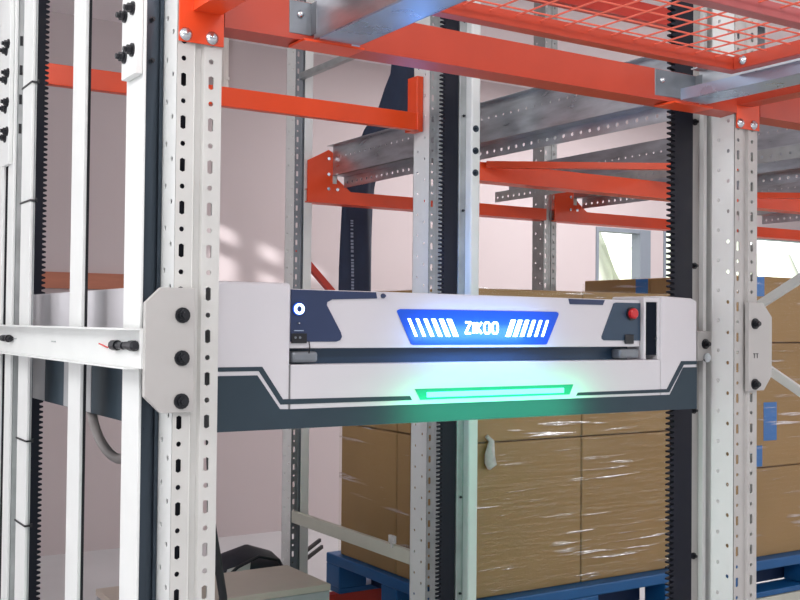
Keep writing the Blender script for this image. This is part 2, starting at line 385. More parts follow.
# front rails towards the camera, hung on the front beam
def front_rail(xw, s, label):
    t = thing('shuttle_rail', label, 'rail', (xw+s*.04, 1.1, .532), 'galvanised shuttle rails')
    MB().box(xw-.0015, xw+.0015, .35, YF-.02, .532, .615).box(xw, xw+s*.03, .35, YF-.02, .612, .615).build('web', 'galv', t)
    MB().box(min(xw, xw+s*.085), max(xw, xw+s*.085), .35, YF-.04, .529, .533).build('runway', 'rail', t)
    X = xw+s*.085
    MB().box(X-.0015, X+.0015, .35, YF-.04, .529, .556).build('lip', 'rail', t)
    c = MB(); x0, x1 = (xw-.047, xw) if s > 0 else (xw-.137, xw)
    c.box(x0, x1, YF-.0085, YF-.005, .541, .603).box(xw-.002, xw+.002, YF-.03, YF-.005, .541, .603)
    cl = c.build('clip_plate', 'clipsteel', t, bevel=.001)
    dome(cl, (x0+.022, YF-.0085, .578), (0, -1, 0), r=.006)
    x0, x1 = sorted((xw-s*.03, xw+s*.10))
    MB().box(x0, x1, YF-.035, YF+.03, .523, .5275).build('support_tab', 'orange', t)
    if s > 0: MB().box(xw+.087, xw+.105, YF-.0085, YF-.005, .532, .56).build('stop_plate', 'rail', t)
    return t
front_rail(.935, 1, 'blue-grey rail overhead towards the viewer, by the left front post')
front_rail(1.977, -1, 'blue-grey rail overhead towards the viewer, near the right front post')
# ------------------------------------------------------------------ wire mesh deck overhead
t = thing('mesh_deck', 'orange framed salmon wire mesh deck overhead', 'mesh deck', (1.43, 1.25, .5575))
DZ = .5575
MB().box(.962, 1.880, 1.572, 1.602, DZ, DZ+.030).build('frame_rail', 'duller', t, bevel=.002)
MB().box(.992, 1.850, .90, .93, DZ, DZ+.030).build('frame_rail', 'duller', t, bevel=.002)
MB().box(.992, 1.850, 1.262, 1.292, DZ+.001, DZ+.029).build('cross_bar', 'plum', t, bevel=.002)
s_ = MB().box(1.850, 1.880, .90, 1.572, DZ, DZ+.030).build('frame_rail', 'duller', t, bevel=.002)
dome(s_, (1.850, 1.545, DZ+.016), (-1, 0, 0), r=.008)
MB().box(.962, .992, .90, 1.572, DZ, DZ+.030).build('frame_rail', 'duller', t, bevel=.002)
wm = MB(); y = 1.545
while y > .94: wm.tube([(.975, y, DZ+.0245), (1.865, y, DZ+.0245)], .0018, 6); y -= .0605
x = 1.008
while x < 1.845: wm.tube([(x, .91, DZ+.021), (x, 1.59, DZ+.021)], .0018, 6); x += .0605
wm.build('wire_mesh', 'wire', t)
# a second deck beside it
t = thing('mesh_deck', 'second salmon wire mesh deck at the top right corner of the view', 'mesh deck', (2.8, 1.45, .62))
wm = MB(); y = 1.70
while y > 1.02: wm.tube([(2.24, y, .638), (3.3, y, .638)], .0018, 6); y -= .0605
x = 2.28
while x < 3.3: wm.tube([(x, .99, .6335), (x, 1.76, .6335)], .0018, 6); x += .0605
wm.build('wire_mesh', 'wire', t)
MB().box(2.25, 3.30, 1.745, 1.775, .619, .649).build('frame_rail', 'orange', t, bevel=.002)
MB().box(2.25, 3.30, .98, 1.01, .619, .649).build('frame_rail', 'orange', t, bevel=.002)
MB().box(2.22, 2.25, .98, 1.775, .619, .649).build('frame_rail', 'orange', t, bevel=.002)
MB().box(3.30, 3.33, .98, 1.775, .619, .649).build('frame_rail', 'orange', t, bevel=.002)

# ------------------------------------------------------------------ lift mast columns with toothed racks
def teeth(x_root, x_tip, y0, y1, x_back, z0, z1, pitch=.0141):
    """toothed rack: profile in X-Z run over y0..y1, built as quads per tooth"""
    mb = MB(); z = z0; prof = []
    while z < z1:
        prof += [(x_root, z), (x_root, z+pitch*.28), (x_tip, z+pitch*.48), (x_tip, z+pitch*.78)]; z += pitch
    n = len(prof)
    vs = [(x, y0, q) for x, q in prof]+[(x, y1, q) for x, q in prof]+[(x_back, y0, q) for x, q in prof]+[(x_back, y1, q) for x, q in prof]
    fs = []
    for i in range(n-1):
        fs += [(i, i+1, n+i+1, n+i), (i, 2*n+i, 2*n+i+1, i+1), (n+i, n+i+1, 3*n+i+1, 3*n+i), (2*n+i, 3*n+i, 3*n+i+1, 2*n+i+1)]
    return mb.add(vs, fs)
ZT = 1.9
# right front
t = thing('lift_mast', 'front right lift mast with the wide black toothed rack behind the carriage end', 'lift mast', (2.14, 1.98, Z0), 'lift masts with toothed racks')
teeth(2.070, 2.0545, 1.945, 1.96, 2.1355, Z0, ZT).build('gear_rack', 'rackblack', t)
MB().box(2.1365, 2.168, 1.953, 1.985, Z0, ZT).build('backing_plate', 'plate', t)
c = MB(); c.box(2.170, 2.182, 1.94, 2.02, Z0, ZT).box(2.182, 2.206, 2.0, 2.02, Z0, ZT).box(2.206, 2.235, 1.94, 2.02, Z0, ZT)
c.build('channel', 'white', t)
for k in range(9): bolt(t, (2.15, 1.9525, -1.35+.377*k), (0, -1, 0), r=.006, L=.006)
b_ = MB().box(2.112, 2.19, 1.905, 1.938, -.088, -.012).build('guide_bracket', 'plate', t, bevel=.003)
bolt(b_, (2.139, 1.905, -.045), (0, -1, 0), r=.009, L=.010)
MB().tube([(2.142, 1.904, -.080), (2.142, 1.899, -.080)], .012, 14).build('guide_washer', 'steel', b_)
# rear right
t = thing('lift_mast', 'rear lift mast in the middle, white channel with a dark toothed rack', 'lift mast', (2.14, 3.02, Z0), 'lift masts with toothed racks')
teeth(2.080, 2.064, 3.0, 3.012, 2.136, Z0, ZT).build('gear_rack', 'rackblack', t)
MB().box(2.138, 2.166, 2.995, 3.04, Z0, ZT).build('backing_plate', 'galvmatte', t, bevel=.002)
MB().box(2.167, 2.206, 2.965, 3.07, Z0, ZT).build('channel', 'white', t, bevel=.006)
for k in range(10): bolt(t, (2.152, 2.994, -1.40+.155+.327*k), (0, -1, 0), r=.005, L=.005, washer=False)
for z in (.672, .596, .520): bolt(t, (2.184, 2.964, z), (0, -1, 0), r=.008, L=.006, m='darksteel')
# rear left
t = thing('lift_mast', 'rear left lift mast, black toothed rack beside the cable-tied white post', 'lift mast', (.73, 3.02, Z0), 'lift masts with toothed racks')
teeth(.744, .754, 3.0, 3.012, .714, Z0, ZT).build('gear_rack', 'rackblack', t)
MB().box(.700, .7135, 3.0, 3.06, Z0, ZT).build('channel', 'black', t)
# front left mast
t = thing('lift_mast', 'front left lift mast, white with a dark steel guide and a bolted clamp block', 'lift mast', (.65, 1.9, Z0), 'lift masts with toothed racks')
c = MB(); c.box(.630, .636, 1.852, 1.945, Z0, ZT).box(.636, .672, 1.938, 1.945, Z0, ZT)
c.build('channel', 'white', t, bevel=.002)
g = MB(); g.box(.6365, .6525, 1.862, 1.935, Z0, ZT).box(.6525, .6655, 1.874, 1.935, Z0, ZT).box(.6655, .672, 1.866, 1.935, Z0, ZT)
g.build('guide_rail', 'darksteel', t)
teeth(.758, .766, 1.90, 1.945, .704, Z0, ZT).build('gear_rack', 'rackblack', t)
MB().box(.676, .7035, 1.91, 1.945, Z0, ZT).build('backing_plate', 'darksteel', t)
b_ = MB().prism([(1.853, .440), (1.93, .440), (1.93, ZT), (1.853, ZT)], .615, .6295, 'X').build('clamp_block', 'white', t, bevel=.002)
for z in (.555, .480):
    for yy, dz in ((1.867, .004), (1.910, 0)): bolt(b_, (.6145, yy, z+dz), (-1, 0, 0), r=.0085, L=.011)
for z in (.555, .480): bolt(t, (.648, 1.861, z-.012), (0, -1, 0), r=.005, L=.004, washer=False)

# slim posts of the left side frame
def side_post(y0, y1, label, x=.64, dark=True, m='white'):
    t = thing('side_post', label, 'post', (x+.01, (y0+y1)/2, Z0), 'white posts of the left side frame')
    MB().box(x, x+.008, y0, y1, Z0, ZT).build('post_body', m, t, bevel=.002)
    if dark: MB().box(x+.0085, x+.014, y0+.002, y1-.006, Z0, ZT).build('shadow_strip', 'black', t)  # black strip standing in for the shadow inside the post
    return t
side_post(2.252, 2.342, 'plain white post between the cable-tied post and the clamp block')
tp = side_post(2.705, 2.80, 'white post with four black cable ties near the left edge', dark=False)
for z in (.586, .294, -.296, -.502):
    MB().box(.6375, .652, 2.698, 2.803, z-.002, z+.002).box(.652, .656, 2.694, 2.70, z-.003, z+.006).build('cable_tie', 'black', tp)
MB().box(.6485, .652, 2.706, 2.80, Z0, ZT).build('grey_side', 'galvmatte', tp)
t = side_post(2.845, 2.905, 'white bolted post at the left edge with stacked black bolts', x=.63, dark=False)
MB().box(.6385, .652, 2.842, 2.905, Z0, ZT).build('grey_side', 'galvmatte', t)
b_ = MB().prism([(2.855, .40), (2.93, .40), (2.93, 1.0), (2.895, 1.0), (2.855, .76)], .6185, .6295, 'X').build('clamp_block', 'white', t, bevel=.002)
for k in range(4):
    for yy, dz in ((2.868, 0), (2.89, -.014)): bolt(b_, (.618, yy, .712-.0755*k+dz), (-1, 0, 0), r=.0085, L=.011)
    MB().box(.6405, .6475, 2.8405, 2.8415, .705-.0755*k, .73-.0755*k).build('slot_mark', 'black', t)
side_post(2.945, 2.99, 'narrow white post at the very left edge, left of the bolted one', x=.626, dark=True)

# side channel and bolted plates
t = thing('side_channel', 'white channel beam along the left side with black sensor plugs', 'channel beam', (.605, 2.4, -.085))
MB().strip([(.585, -.0125), (.618, -.0125), (.618, -.0825), (.585, -.0825)], 1.797, 3.0, 'Y', t=-.003).build('channel_body', 'white', t)
for yy in (2.72, 2.36): MB().box(.6115, .6135, yy-.016, yy+.016, -.047, -.0445).build('slit', 'galvmatte', t)
def plug(y0, y1, z, r=.0095):
    m_ = (y0+y1)/2
    return MB().tube([(.607, y0, z), (.607, y0-.006*(1 if y0 > y1 else -1), z), (.607, m_, z), (.607, m_, z), (.607, y1, z)], [r*.6, r, r, r*.72, r*.72], 10).build('sensor_plug', 'black', t, bevel=0)
a = plug(1.935, 1.868, -.044); plug(1.782+.02, 1.858, -.043); plug(2.775, 2.735, -.046); plug(2.80, 2.86, -.046, .008)
MB().tube([(.606, 1.935, -.044), (.605, 1.955, -.049), (.606, 1.975, -.047), (.606, 2.01, -.043)], .0015, 6).build('red_lead', 'redwire', a)
t = thing('joint_plate', 'grey chamfered plate with three black bolts on the left front post', 'plate', (.66, 1.79, -.159), 'chamfered joint plates')
MB().prism([(.618, .032), (.646, .059), (.708, .059), (.708, -.159), (.648, -.159), (.618, -.130)], 1.787, 1.7993).build('plate_body', 'plate', t, bevel=.001)
for z in (.011, -.064, -.139): bolt(t, (.6845, 1.787, z), (0, -1, 0), r=.0095, L=.010)
t = thing('joint_plate', 'grey chamfered plate with two black bolts on the right front post', 'plate', (2.21, 1.79, -.159), 'chamfered joint plates')
MB().prism([(2.164, .061), (2.217, .061), (2.251, .025), (2.251, -.123), (2.221, -.159), (2.164, -.159)], 1.787, 1.7993).build('plate_body', 'plate', t, bevel=.001)
for z in (.008, -.143): bolt(t, (2.186, 1.787, z), (0, -1, 0), r=.0095, L=.010)
for k in (0, 1): MB().box(2.18+.011*k, 2.188+.011*k, 1.7862, 1.787, -.068, -.066).box(2.183+.011*k, 2.185+.011*k, 1.7862, 1.787, -.078, -.068).build('stamp_mark', 'rubber', t)

# frame bracing
t = thing('frame_brace', 'low cream horizontal brace in front of the boxes, meeting the middle post', 'brace', (2.128, 3.73, -.86), 'frame braces')
MB().box(2.128, 2.150, 3.266, 4.219, -.873, -.822).build('brace_body', 'beige', t, bevel=.003)
MB().box(2.118, 2.1275, 3.36, 3.40, -.812, -.785).box(2.12, 2.1275, 3.378, 3.39, -.83, -.812).build('cable_clip', 'label', t)
t = thing('frame_brace', 'grey horizontal brace high up, rising from the thin back post', 'brace', (2.15, 3.73, 1.08), 'frame braces')
MB().box(2.14, 2.165, 3.266, 4.219, 1.074, 1.10).build('brace_body', 'galvmatte', t)
for z0_, z1_, lab in ((-.01, .24, 'white diagonal brace rising to the right edge above the grey plate'), (-.03, -.30, 'white diagonal brace falling to the right edge below the grey plate')):
    t = thing('frame_brace', lab, 'brace', (3.6, 3.0, z0_), 'frame braces')
    b = MB(); b.bar((3.585, 3.09, z0_+(.005 if z1_ > 0 else -.02)), (3.585, 2.62, z1_), .02, .036); b.build('brace_body', 'white', t, bevel=.002)
tag(MB().bar((2.215, 4.40, .345), (4.07, 4.40, -1.49), .03, .028).build('diagonal_tube', 'red', origin=(4.0, 4.4, Z0)), 'red diagonal tube above the shuttle, beside the thin back post', 'tube')

# ------------------------------------------------------------------ lift carriage
FY = 1.85
car = thing('lift_carriage', 'white lift carriage with charcoal lower band and green light bar', 'lift carriage', (1.4, 2.4, -.206))
XA, XB = .768, 2.048
# left block, lower front beam, right block
MB().box(XA, .927, FY, 2.05, -.204, .076).build('end_block', 'shell', car, bevel=.006)
MB().box(.928, 1.921, FY, 1.97, -.204, -.081).build('front_beam', 'shell', car, bevel=.002)
MB().prism([(1.9225, -.204), (XB, -.204), (XB, .062), (2.03, .069), (1.9225, .073)], FY, 2.02).build('end_block', 'shell', car, bevel=.004)
fr = MB(); fr.box(1.869, 1.922, FY+.004, FY+.03, .058, .068).box(1.869, 1.876, FY+.004, FY+.03, -.08, .058).box(1.914, 1.922, FY+.004, FY+.03, -.08, .058)
sl = fr.build('slot_frame', 'shell', car)
MB().box(1.877, 1.913, FY+.006, FY+.028, -.07, .057).build('slot_recess', 'recess', sl)
dome(sl, (1.908, FY+.005, -.03), (0, -1, 0), r=.0025)
# charcoal band and stripes (1 mm raised panels)
e = .0012
dark = [(XA+.002, -.2035), (XA+.002, -.100), (.858, -.100), (.906, -.165), (.9275, -.166), (1.921, -.1665), (1.953, -.1665), (1.999, -.101), (XB-.001, -.101), (XB-.001, -.2035)]
MB().prism(dark, FY-e, FY+.002).build('lower_band', 'band', car)
st = [(XA+.002, -.084), (.868, -.084), (.912, -.1465), (1.201, -.1485), (1.206, -.157), (.907, -.1565), (.861, -.092), (XA+.002, -.092)]
MB().prism(st, FY-e, FY+.002).build('stripe', 'band', car)
st = [(1.658, -.1535), (1.943, -.1525), (1.992, -.0855), (XB-.001, -.0855), (XB-.001, -.094), (2.001, -.0945), (1.951, -.1605), (1.652, -.1605)]
MB().prism(st, FY-e, FY+.002).build('stripe', 'band', car)
lp = MB().prism([(1.213, -.1345), (1.643, -.1345), (1.632, -.157), (1.226, -.157)], FY-.0016, FY+.002).build('lamp_housing', 'greenbed', car)
MB().box(1.241, 1.613, FY-.0045, FY-.0012, -.1525, -.1415).build('light_bar', 'greenglow', lp, bevel=.001)
# seams between blocks
MB().box(.9272, .9278, FY-.0004, FY+.05, -.204, -.082).build('seam', 'binside', car)
# body behind the front
MB().box(.702, .766, 1.952, 2.93, -.075, .068).build('side_panel', 'shell', car, bevel=.004)
MB().box(.702, .766, 1.952, 2.93, -.206, -.0755).build('side_band', 'band', car, bevel=.003)
for a_, b_ in ((1.97, 2.07), (2.38, 2.60), (2.78, 2.90)): MB().box(.7005, .703, a_, b_, -.204, -.08).build('side_reflection', 'binside', car)  # grey patches painted in for reflections on the dark side band
MB().box(1.985, XB, 2.03, 2.9, -.206, .062).build('side_panel', 'shell', car, bevel=.004)
MB().box(.768, 1.984, 2.06, 2.9, -.206, -.14).build('floor_tray', 'band', car)
MB().box(.768, 1.984, 2.87, 2.93, -.139, .05).build('rear_beam', 'shell', car)
# ------------------------------------------------------------------ four-way shuttle
SY = 1.864
sh = thing('shuttle_robot', 'white pallet shuttle with glowing blue badge reading ZIKOO and navy corner panels', 'shuttle robot', (1.4, 2.3, -.14))
body = [(.932, -.05), (1.866, -.05), (1.866, .061), (.932, .0655)]
MB().prism(body, SY, 2.82).build('body_shell', 'shell', sh, bevel=.002)
MB().box(.945, 1.855, SY+.03, 2.80, -.082, -.0505).build('chassis', 'teal', sh)
for x in (1.05, 1.75):
    for y in (2.2, 2.65): MB().tube([(x-.02, y, -.0985), (x+.02, y, -.0985)], .041, 20).build('wheel', 'rubber', sh)
MB().box(.936, .993, SY-.004, SY+.03, -.078, -.056).build('bumper', 'clipsteel', sh, bevel=.006)
MB().box(1.80, 1.862, SY-.004, SY+.03, -.078, -.055).build('bumper', 'clipsteel', sh, bevel=.006)
e = .002
pl = MB().prism([(.933, .064), (1.125, .063), (1.128, .0505), (1.024, .0465), (1.013, .041), (1.012, .035), (1.044, -.018), (1.047, -.027), (1.043, -.034), (1.034, -.037), (.933, -.037)], SY-e, SY+.002).build('corner_panel', 'navy', sh)
rg = MB()
def ring(mb, cx, cz, r0, r1, y0, y1, n=24):
    vs = []
    for yy in (y0, y1):
        for rr in (r0, r1): vs += [(cx+rr*math.cos(2*math.pi*i/n), yy, cz+rr*math.sin(2*math.pi*i/n)) for i in range(n)]
    fs = []
    for i in range(n):
        j = (i+1) % n
        fs += [(i, j, n+j, n+i), (2*n+i, 3*n+i, 3*n+j, 2*n+j), (i, 2*n+i, 2*n+j, j), (n+i, n+j, 3*n+j, 3*n+i)]
    return mb.add(vs, fs)
MB().tube([(.9485, SY-e-.0045, .0265), (.9485, SY-e+.001, .0265)], .0125, 20).build('button_surround', 'badge', pl)
pb = ring(MB(), .9485, .0265, .0062, .0105, SY-e-.0075, SY-e-.004).build('power_button_ring', 'ring', pl)
ring(MB(), .9485, .0265, .0015, .0045, SY-e-.0065, SY-e-.004).build('power_button', 'navy', pl)
dome(pl, (.9485, SY-e, -.001), (0, -1, 0), r=.0022)
pc = MB().box(.934, .967, SY-e-.003, SY-e, -.040, -.021).build('connector_socket', 'black', pl)
MB().box(.940, .960, SY-e-.0022, SY-e, -.0165, -.0145).build('socket_mark', 'print_', pl)
for x in (.942, .952): MB().tube([(x, SY-e-.004, -.029), (x, SY-e-.002, -.029)], .0025, 10).build('socket_pin', 'clipsteel', pc)
MB().tube([(.972, SY-e-.002, -.036), (.974, SY-.004, -.048), (.973, SY-.003, -.06)], .0012, 6).build('lead', 'rubber', sh)
tr = thing  # (keeps helper names short)
dome(sh, (1.142, SY-.001, .056), (0, -1, 0), r=.0042, m='navy')
pr = MB().prism([(1.777, .046), (1.779, .052), (1.787, .0545), (1.8655, .0545), (1.8655, -.0355), (1.749, -.0345), (1.743, -.031), (1.7425, -.025)], SY-e, SY+.002).build('corner_panel', 'teal', sh)
MB().tube([(1.836, SY-e-.003, .029), (1.836, SY-e, .029)], .0165, 18).build('button_surround', 'black', pr)
MB().tube([(1.836, SY-e-.014, .029), (1.836, SY-e-.011, .029), (1.836, SY-e-.002, .029)], [.009, .0125, .0125], 18).build('stop_button', 'redbtn', pr)
MB().box(1.813, 1.842, SY-e-.004, SY-e, -.043, -.021).build('latch', 'black', pr, bevel=.002)
MB().prism([(1.640, .0605), (1.751, .0595), (1.745, .048), (1.644, .048)], SY-e, SY+.002).build('top_notch', 'navy', sh)
# glowing badge
bd = MB().prism([(1.176, .0245), (1.178, .028), (1.184, .030), (1.602, .030), (1.609, .028), (1.610, .0235), (1.576, -.0425), (1.571, -.044), (1.216, -.044), (1.211, -.042)], SY-e, SY+.002).build('badge_panel', 'badge', sh)
for k, w in enumerate((.0055, .0065, .008, .0095, .0105, .012)):
    xt = 1.2045+.0202*k; xb = xt+.0185
    MB().prism([(xt-w/2, .0105), (xt+w/2, .0105), (xb+w/2, -.0265), (xb-w/2, -.0265)], SY-e-.002, SY-e+.001).build('light_slash', 'glow', bd)
    xt2 = 1.5765-.0196*k; xb2 = xt2-.0150
    MB().prism([(xt2-w/2, .0105), (xt2+w/2, .0105), (xb2+w/2, -.0265), (xb2-w/2, -.0265)], SY-e-.002, SY-e+.001).build('light_slash', 'glow', bd)
# lettering ZIKOO as strokes
def stroke(mb, pts, x0, z0, w, h, th, closed=False):
    P = [(x0+a*w, z0+b*h) for a, b in pts]
    if closed: P.append(P[0])
    for (xa, za), (xb, zb) in zip(P, P[1:]):
        mb.bar((xa, SY-e-.001, za), (xb, SY-e-.001, zb), .003, th, up=(0, -1, 0) if False else (0, 0, 1) if abs(xb-xa) > 1e-6 else (1, 0, 0))
letters = [('letter_z', [(0, 1), (1, 1), (0, 0), (1, 0)], False), ('letter_i', [(.0, 0), (.001, 1)], False), ('letter_k', None, False),
           ('letter_o', [(.2, 0), (.8, 0), (1, .25), (1, .75), (.8, 1), (.2, 1), (0, .75), (0, .25)], True)]
x = 1.3485; hh = .0235; zz = -.0195; th = .0043
for key in 'ZIKOO':
    mb = MB()
    if key == 'Z': w = .0135; stroke(mb, letters[0][1], x, zz, w, hh, th); nm = 'letter_z'
    if key == 'I': w = .001; stroke(mb, letters[1][1], x, zz, w, hh, th); nm = 'letter_i'
    if key == 'K':
        w = .0125; nm = 'letter_k'
        stroke(mb, [(0, 0), (.0001, 1)], x, zz, w, hh, th); stroke(mb, [(1, 1), (.15, .5), (1, 0)], x, zz, w, hh, th*.95)
    if key == 'O': w = .0140; stroke(mb, letters[3][1], x, zz, w, hh, th*.9, True); nm = 'letter_o'
    mb.build(nm, 'glow', bd); x += w+.0078

# ------------------------------------------------------------------ pallet loads
def pallet(x0, x1, y0, y1, zt, label):
    t = thing('plastic_pallet', label, 'pallet', ((x0+x1)/2, (y0+y1)/2, zt-.165), 'blue plastic pallets')
    d = MB(); d.box(x0, x1, y0, y1, zt-.045, zt); d.build('deck', 'pallet', t, bevel=.006)
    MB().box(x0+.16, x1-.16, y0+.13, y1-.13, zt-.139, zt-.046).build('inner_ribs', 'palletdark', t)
    s = MB(); n = 3
    for y in (y0, (y0+y1)/2-.06, y1-.12): s.box(x0+.002, x1-.002, y+.001, y+.119, zt-.165, zt-.14)
    s.build('skid', 'pallet', t, bevel=.004)
    for xx in (x0+.001, (x0+x1)/2-.07, x1-.141):
        for y in (y0+.001, (y0+y1)/2-.06, y1-.121):
            MB().box(xx, xx+.14, y, y+.12, zt-.1401, zt-.0449).build('block', 'pallet', t, bevel=.004)
    return t
def carton(x0, x1, y0, y1, z0, z1, label, group, tapes=()):
    t = thing('cardboard_box', label, 'cardboard box', ((x0+x1)/2, (y0+y1)/2, z0), group)
    g = .003
    MB().box(x0+g, x1-g, y0+g, y1-g, z0, z1-.004).build('carton_body', 'card', t, bevel=.006)
    MB().box((x0+x1)/2-.025, (x0+x1)/2+.025, y0+.004, y1-.004, z1-.0045, z1-.0035).build('seam_tape', 'carddark', t)
    for a in tapes: MB().box(*a).build('corner_tape', 'bluetape', t)
    return t
px0, pxm, px1, py0, pym, py1 = 2.36, 2.938, 3.47, 3.25, 3.735, 4.20
PZ, PM, PT = -1.03, -.445, .14
pallet(2.33, 3.50, 3.2, 4.27, PZ-.001, 'blue plastic pallet under the left wrapped stack, by the middle post')
nm = {(0, 0, 0): 'left box of the bottom front row in the left wrapped stack', (1, 0, 0): 'right box of the bottom front row in the left wrapped stack',
      (0, 0, 1): 'left box of the upper front row just under the carriage', (1, 0, 1): 'right box of the upper front row beside the near black rack',
      (0, 1, 0): 'bottom box at the back of the left wrapped stack, beside the low brace', (0, 1, 1): 'upper box at the back of the left wrapped stack, left of the middle post'}
for (i, j, k), lab in nm.items():
    carton((px0, pxm)[i], (pxm, px1)[i], (py0, pym)[j], (pym, py1)[j], (PZ, PM)[k], (PM, PT)[k], 'brown '+lab, 'brown boxes on the left pallet')
qx0, qxm, qx1 = 3.80, 4.34, 4.88
QZ = (-1.045, -.64, -.07, .235)
pallet(3.77, 4.91, 3.2, 4.27, QZ[0]-.001, 'blue plastic pallet under the right wrapped stack')
for k, rw in enumerate(('bottom', 'middle', 'top')):
    for i, j, side in ((0, 0, 'front left'), (1, 0, 'front right'), (0, 1, 'back left')):
        tapes = []
        x0, y0 = (qx0, qxm)[i], (py0, pym)[j]
        if (i, j, k) == (0, 0, 2): tapes = [(qx0+.09, qx0+.242, py0+.001, py0+.004, .14, .229)]
        if (i, j, k) == (0, 1, 2): tapes = [(qx0+.0005, qx0+.004, pym+.01, pym+.09, .13, .229)]
        if (i, j, k) == (0, 0, 1): tapes = [(qx0+.14, qx0+.23, py0+.001, py0+.004, -.635, -.54), (qx0+.24, qx0+.33, py0+.001, py0+.004, -.52, -.345)]
        carton(x0, (qxm, qx1)[i], y0, (pym, py1)[j], QZ[k], QZ[k+1], 'brown '+side+' box of the '+rw+' layer in the right wrapped stack', 'brown boxes on the right pallet', tapes)
def wrap(x0, x1, y0, y1, z0, z1, label):
    """thin creased film sleeve around a stack (open below and above)"""
    mb = MB(); N = 26; K = 22; pts = []
    per = [(x0, y0, 1, 0), (x1, y0, 0, 1), (x1, y1, -1, 0), (x0, y1, 0, -1)]
    corners = [(x0, y0), (x1, y0), (x1, y1), (x0, y1)]
    loop = []
    for c in range(4):
        a, b = Vector(corners[c]), Vector(corners[(c+1) % 4])
        nrm = Vector(((b-a).y, -(b-a).x)).normalized()
        for i in range(N): loop.append((a+(b-a)*(i/N), nrm, i/N))
    vs = []
    for k in range(K+1):
        z = z0+(z1-z0)*k/K
        for p, nn, s in loop:
            q = math.sin(math.pi*s)
            d = q*(.003+.005*math.sin(z*55+s*9+p.x*7)*math.sin(s*17+p.y*5+z*3))
            d = max(d, -.001)
            vs.append((p.x+nn.x*d, p.y+nn.y*d, z))
    n = len(loop); fs = [(k*n+i, k*n+(i+1) % n, (k+1)*n+(i+1) % n, (k+1)*n+i) for k in range(K) for i in range(n)]
    mb.add(vs, fs)
    o = mb.build('stretch_wrap', 'film', smooth=True, origin=((x0+x1)/2, (y0+y1)/2, z0))
    return tag(o, label, 'plastic wrap', 'clear stretch wraps')
w_ = wrap(px0-.004, px1+.004, py0-.004, py1+.004, PZ-.02+.025, PT, 'clear glossy stretch film around the left stack of boxes')
MB().tube([(2.448, py0-.012, -.42), (2.468, py0-.016, -.44), (2.456, py0-.022, -.49), (2.462, py0-.02, -.525), (2.456, py0-.016, -.545)], [.008, .012, .02, .024, .006], 8).build('loose_film_tail', 'label', w_, smooth=True)
wrap(qx0-.004, qx1+.004, py0-.004, py1+.004, QZ[0]+.005, QZ[3]-.02, 'clear glossy stretch film around the right stack of boxes')

# ------------------------------------------------------------------ loose things
t = thing('storage_box', 'low grey box with a flat beige top on the floor behind the left front post', 'box', (1.55, 3.63, Z0))
MB().box(1.15, 1.90, 3.45, 3.80, Z0, -.975).build('box_side', 'binside', t, bevel=.004)
MB().box(1.147, 1.903, 3.447, 3.803, -.9745, -.95).build('lid', 'lid', t, bevel=.004)
t = thing('duffel_bag', 'black bag with a pale label behind the grey box', 'bag', (1.85, 4.15, Z0))
b = MB(); vs = []; fs = []; K = 16
for k in range(K+1):
    u = k/K
    zz = Z0+.575*u; q = max(0, (u-.74)/.26); sc = math.sqrt(max(.002, 1-q*q))*(1+.02*math.sin(u*17))
    for i in range(24):
        a_ = 2*math.pi*i/24; ca, sa = math.cos(a_), math.sin(a_)
        sq = 1/((abs(ca)**2.6+abs(sa)**2.6)**(1/2.6))
        vs.append((1.87+.17*sc*sq*ca, 4.12+.11*sc*sq*sa, zz))
for k in range(K): fs += [(k*24+i, k*24+(i+1) % 24, (k+1)*24+(i+1) % 24, (k+1)*24+i) for i in range(24)]
fs += [tuple(range(23, -1, -1)), tuple(range(K*24, K*24+24))]
b.add(vs, fs).build('bag_body', 'bag', t, smooth=True)
MB().add([(1.735, 4.035, -1.045), (1.835, 4.008, -1.02), (1.845, 4.018, -.975), (1.755, 4.045, -1.0)], [(0, 1, 2, 3)]).build('label_patch', 'label', t, solid=.002)
MB().tube([(1.72, 4.03, -1.05), (1.78, 4.0, -.985), (1.87, 3.995, -.95), (1.96, 4.0, -.975), (2.01, 4.04, -1.04)], .007, 8).build('strap', 'rubber', t, smooth=True)
for k, zz in enumerate((-1.05, -1.083)):
    MB().bar((2.0, 4.22, zz-.075), (2.476+.012*k, 4.6, zz), .012, .016).build('handle_rod', 'rubber', t)
# hose hanging behind the left front post
path = [(1.088, 2.62, -.40), (1.09, 2.62, -.52), (1.105, 2.62, -.60), (1.13, 2.63, -.72), (1.15, 2.68, -.95), (1.13, 2.75, -1.3), (1.05, 2.8, -1.48)]
tag(MB().tube([(1.04, 2.6, -.215), (1.075, 2.6, -.30)]+path, .011, 10).build('black_hose', 'rubber', smooth=True, origin=(1.05, 2.8, Z0)), 'thick black cable hanging from under the carriage beside the left front post', 'cable')
tag(MB().tube([(1.2, 3.58, -.945), (1.32, 3.72, -.945), (1.45, 3.76, -.945), (1.6, 3.79, -.9455)], .005, 8).build('thin_cable', 'rubber', smooth=True, origin=(1.3, 3.7, -.95)), 'thin black cord lying along the back edge of the beige box top', 'cable')
lp = [(.72+.02*math.sin(a_), 2.31+.125*math.cos(a_), -.205-.095*max(0, math.sin(a_))**.8) for a_ in [math.pi*i/16 for i in range(17)]]
MB().tube(lp, .011, 10).build('hose_loop', 'hose', car, smooth=True)
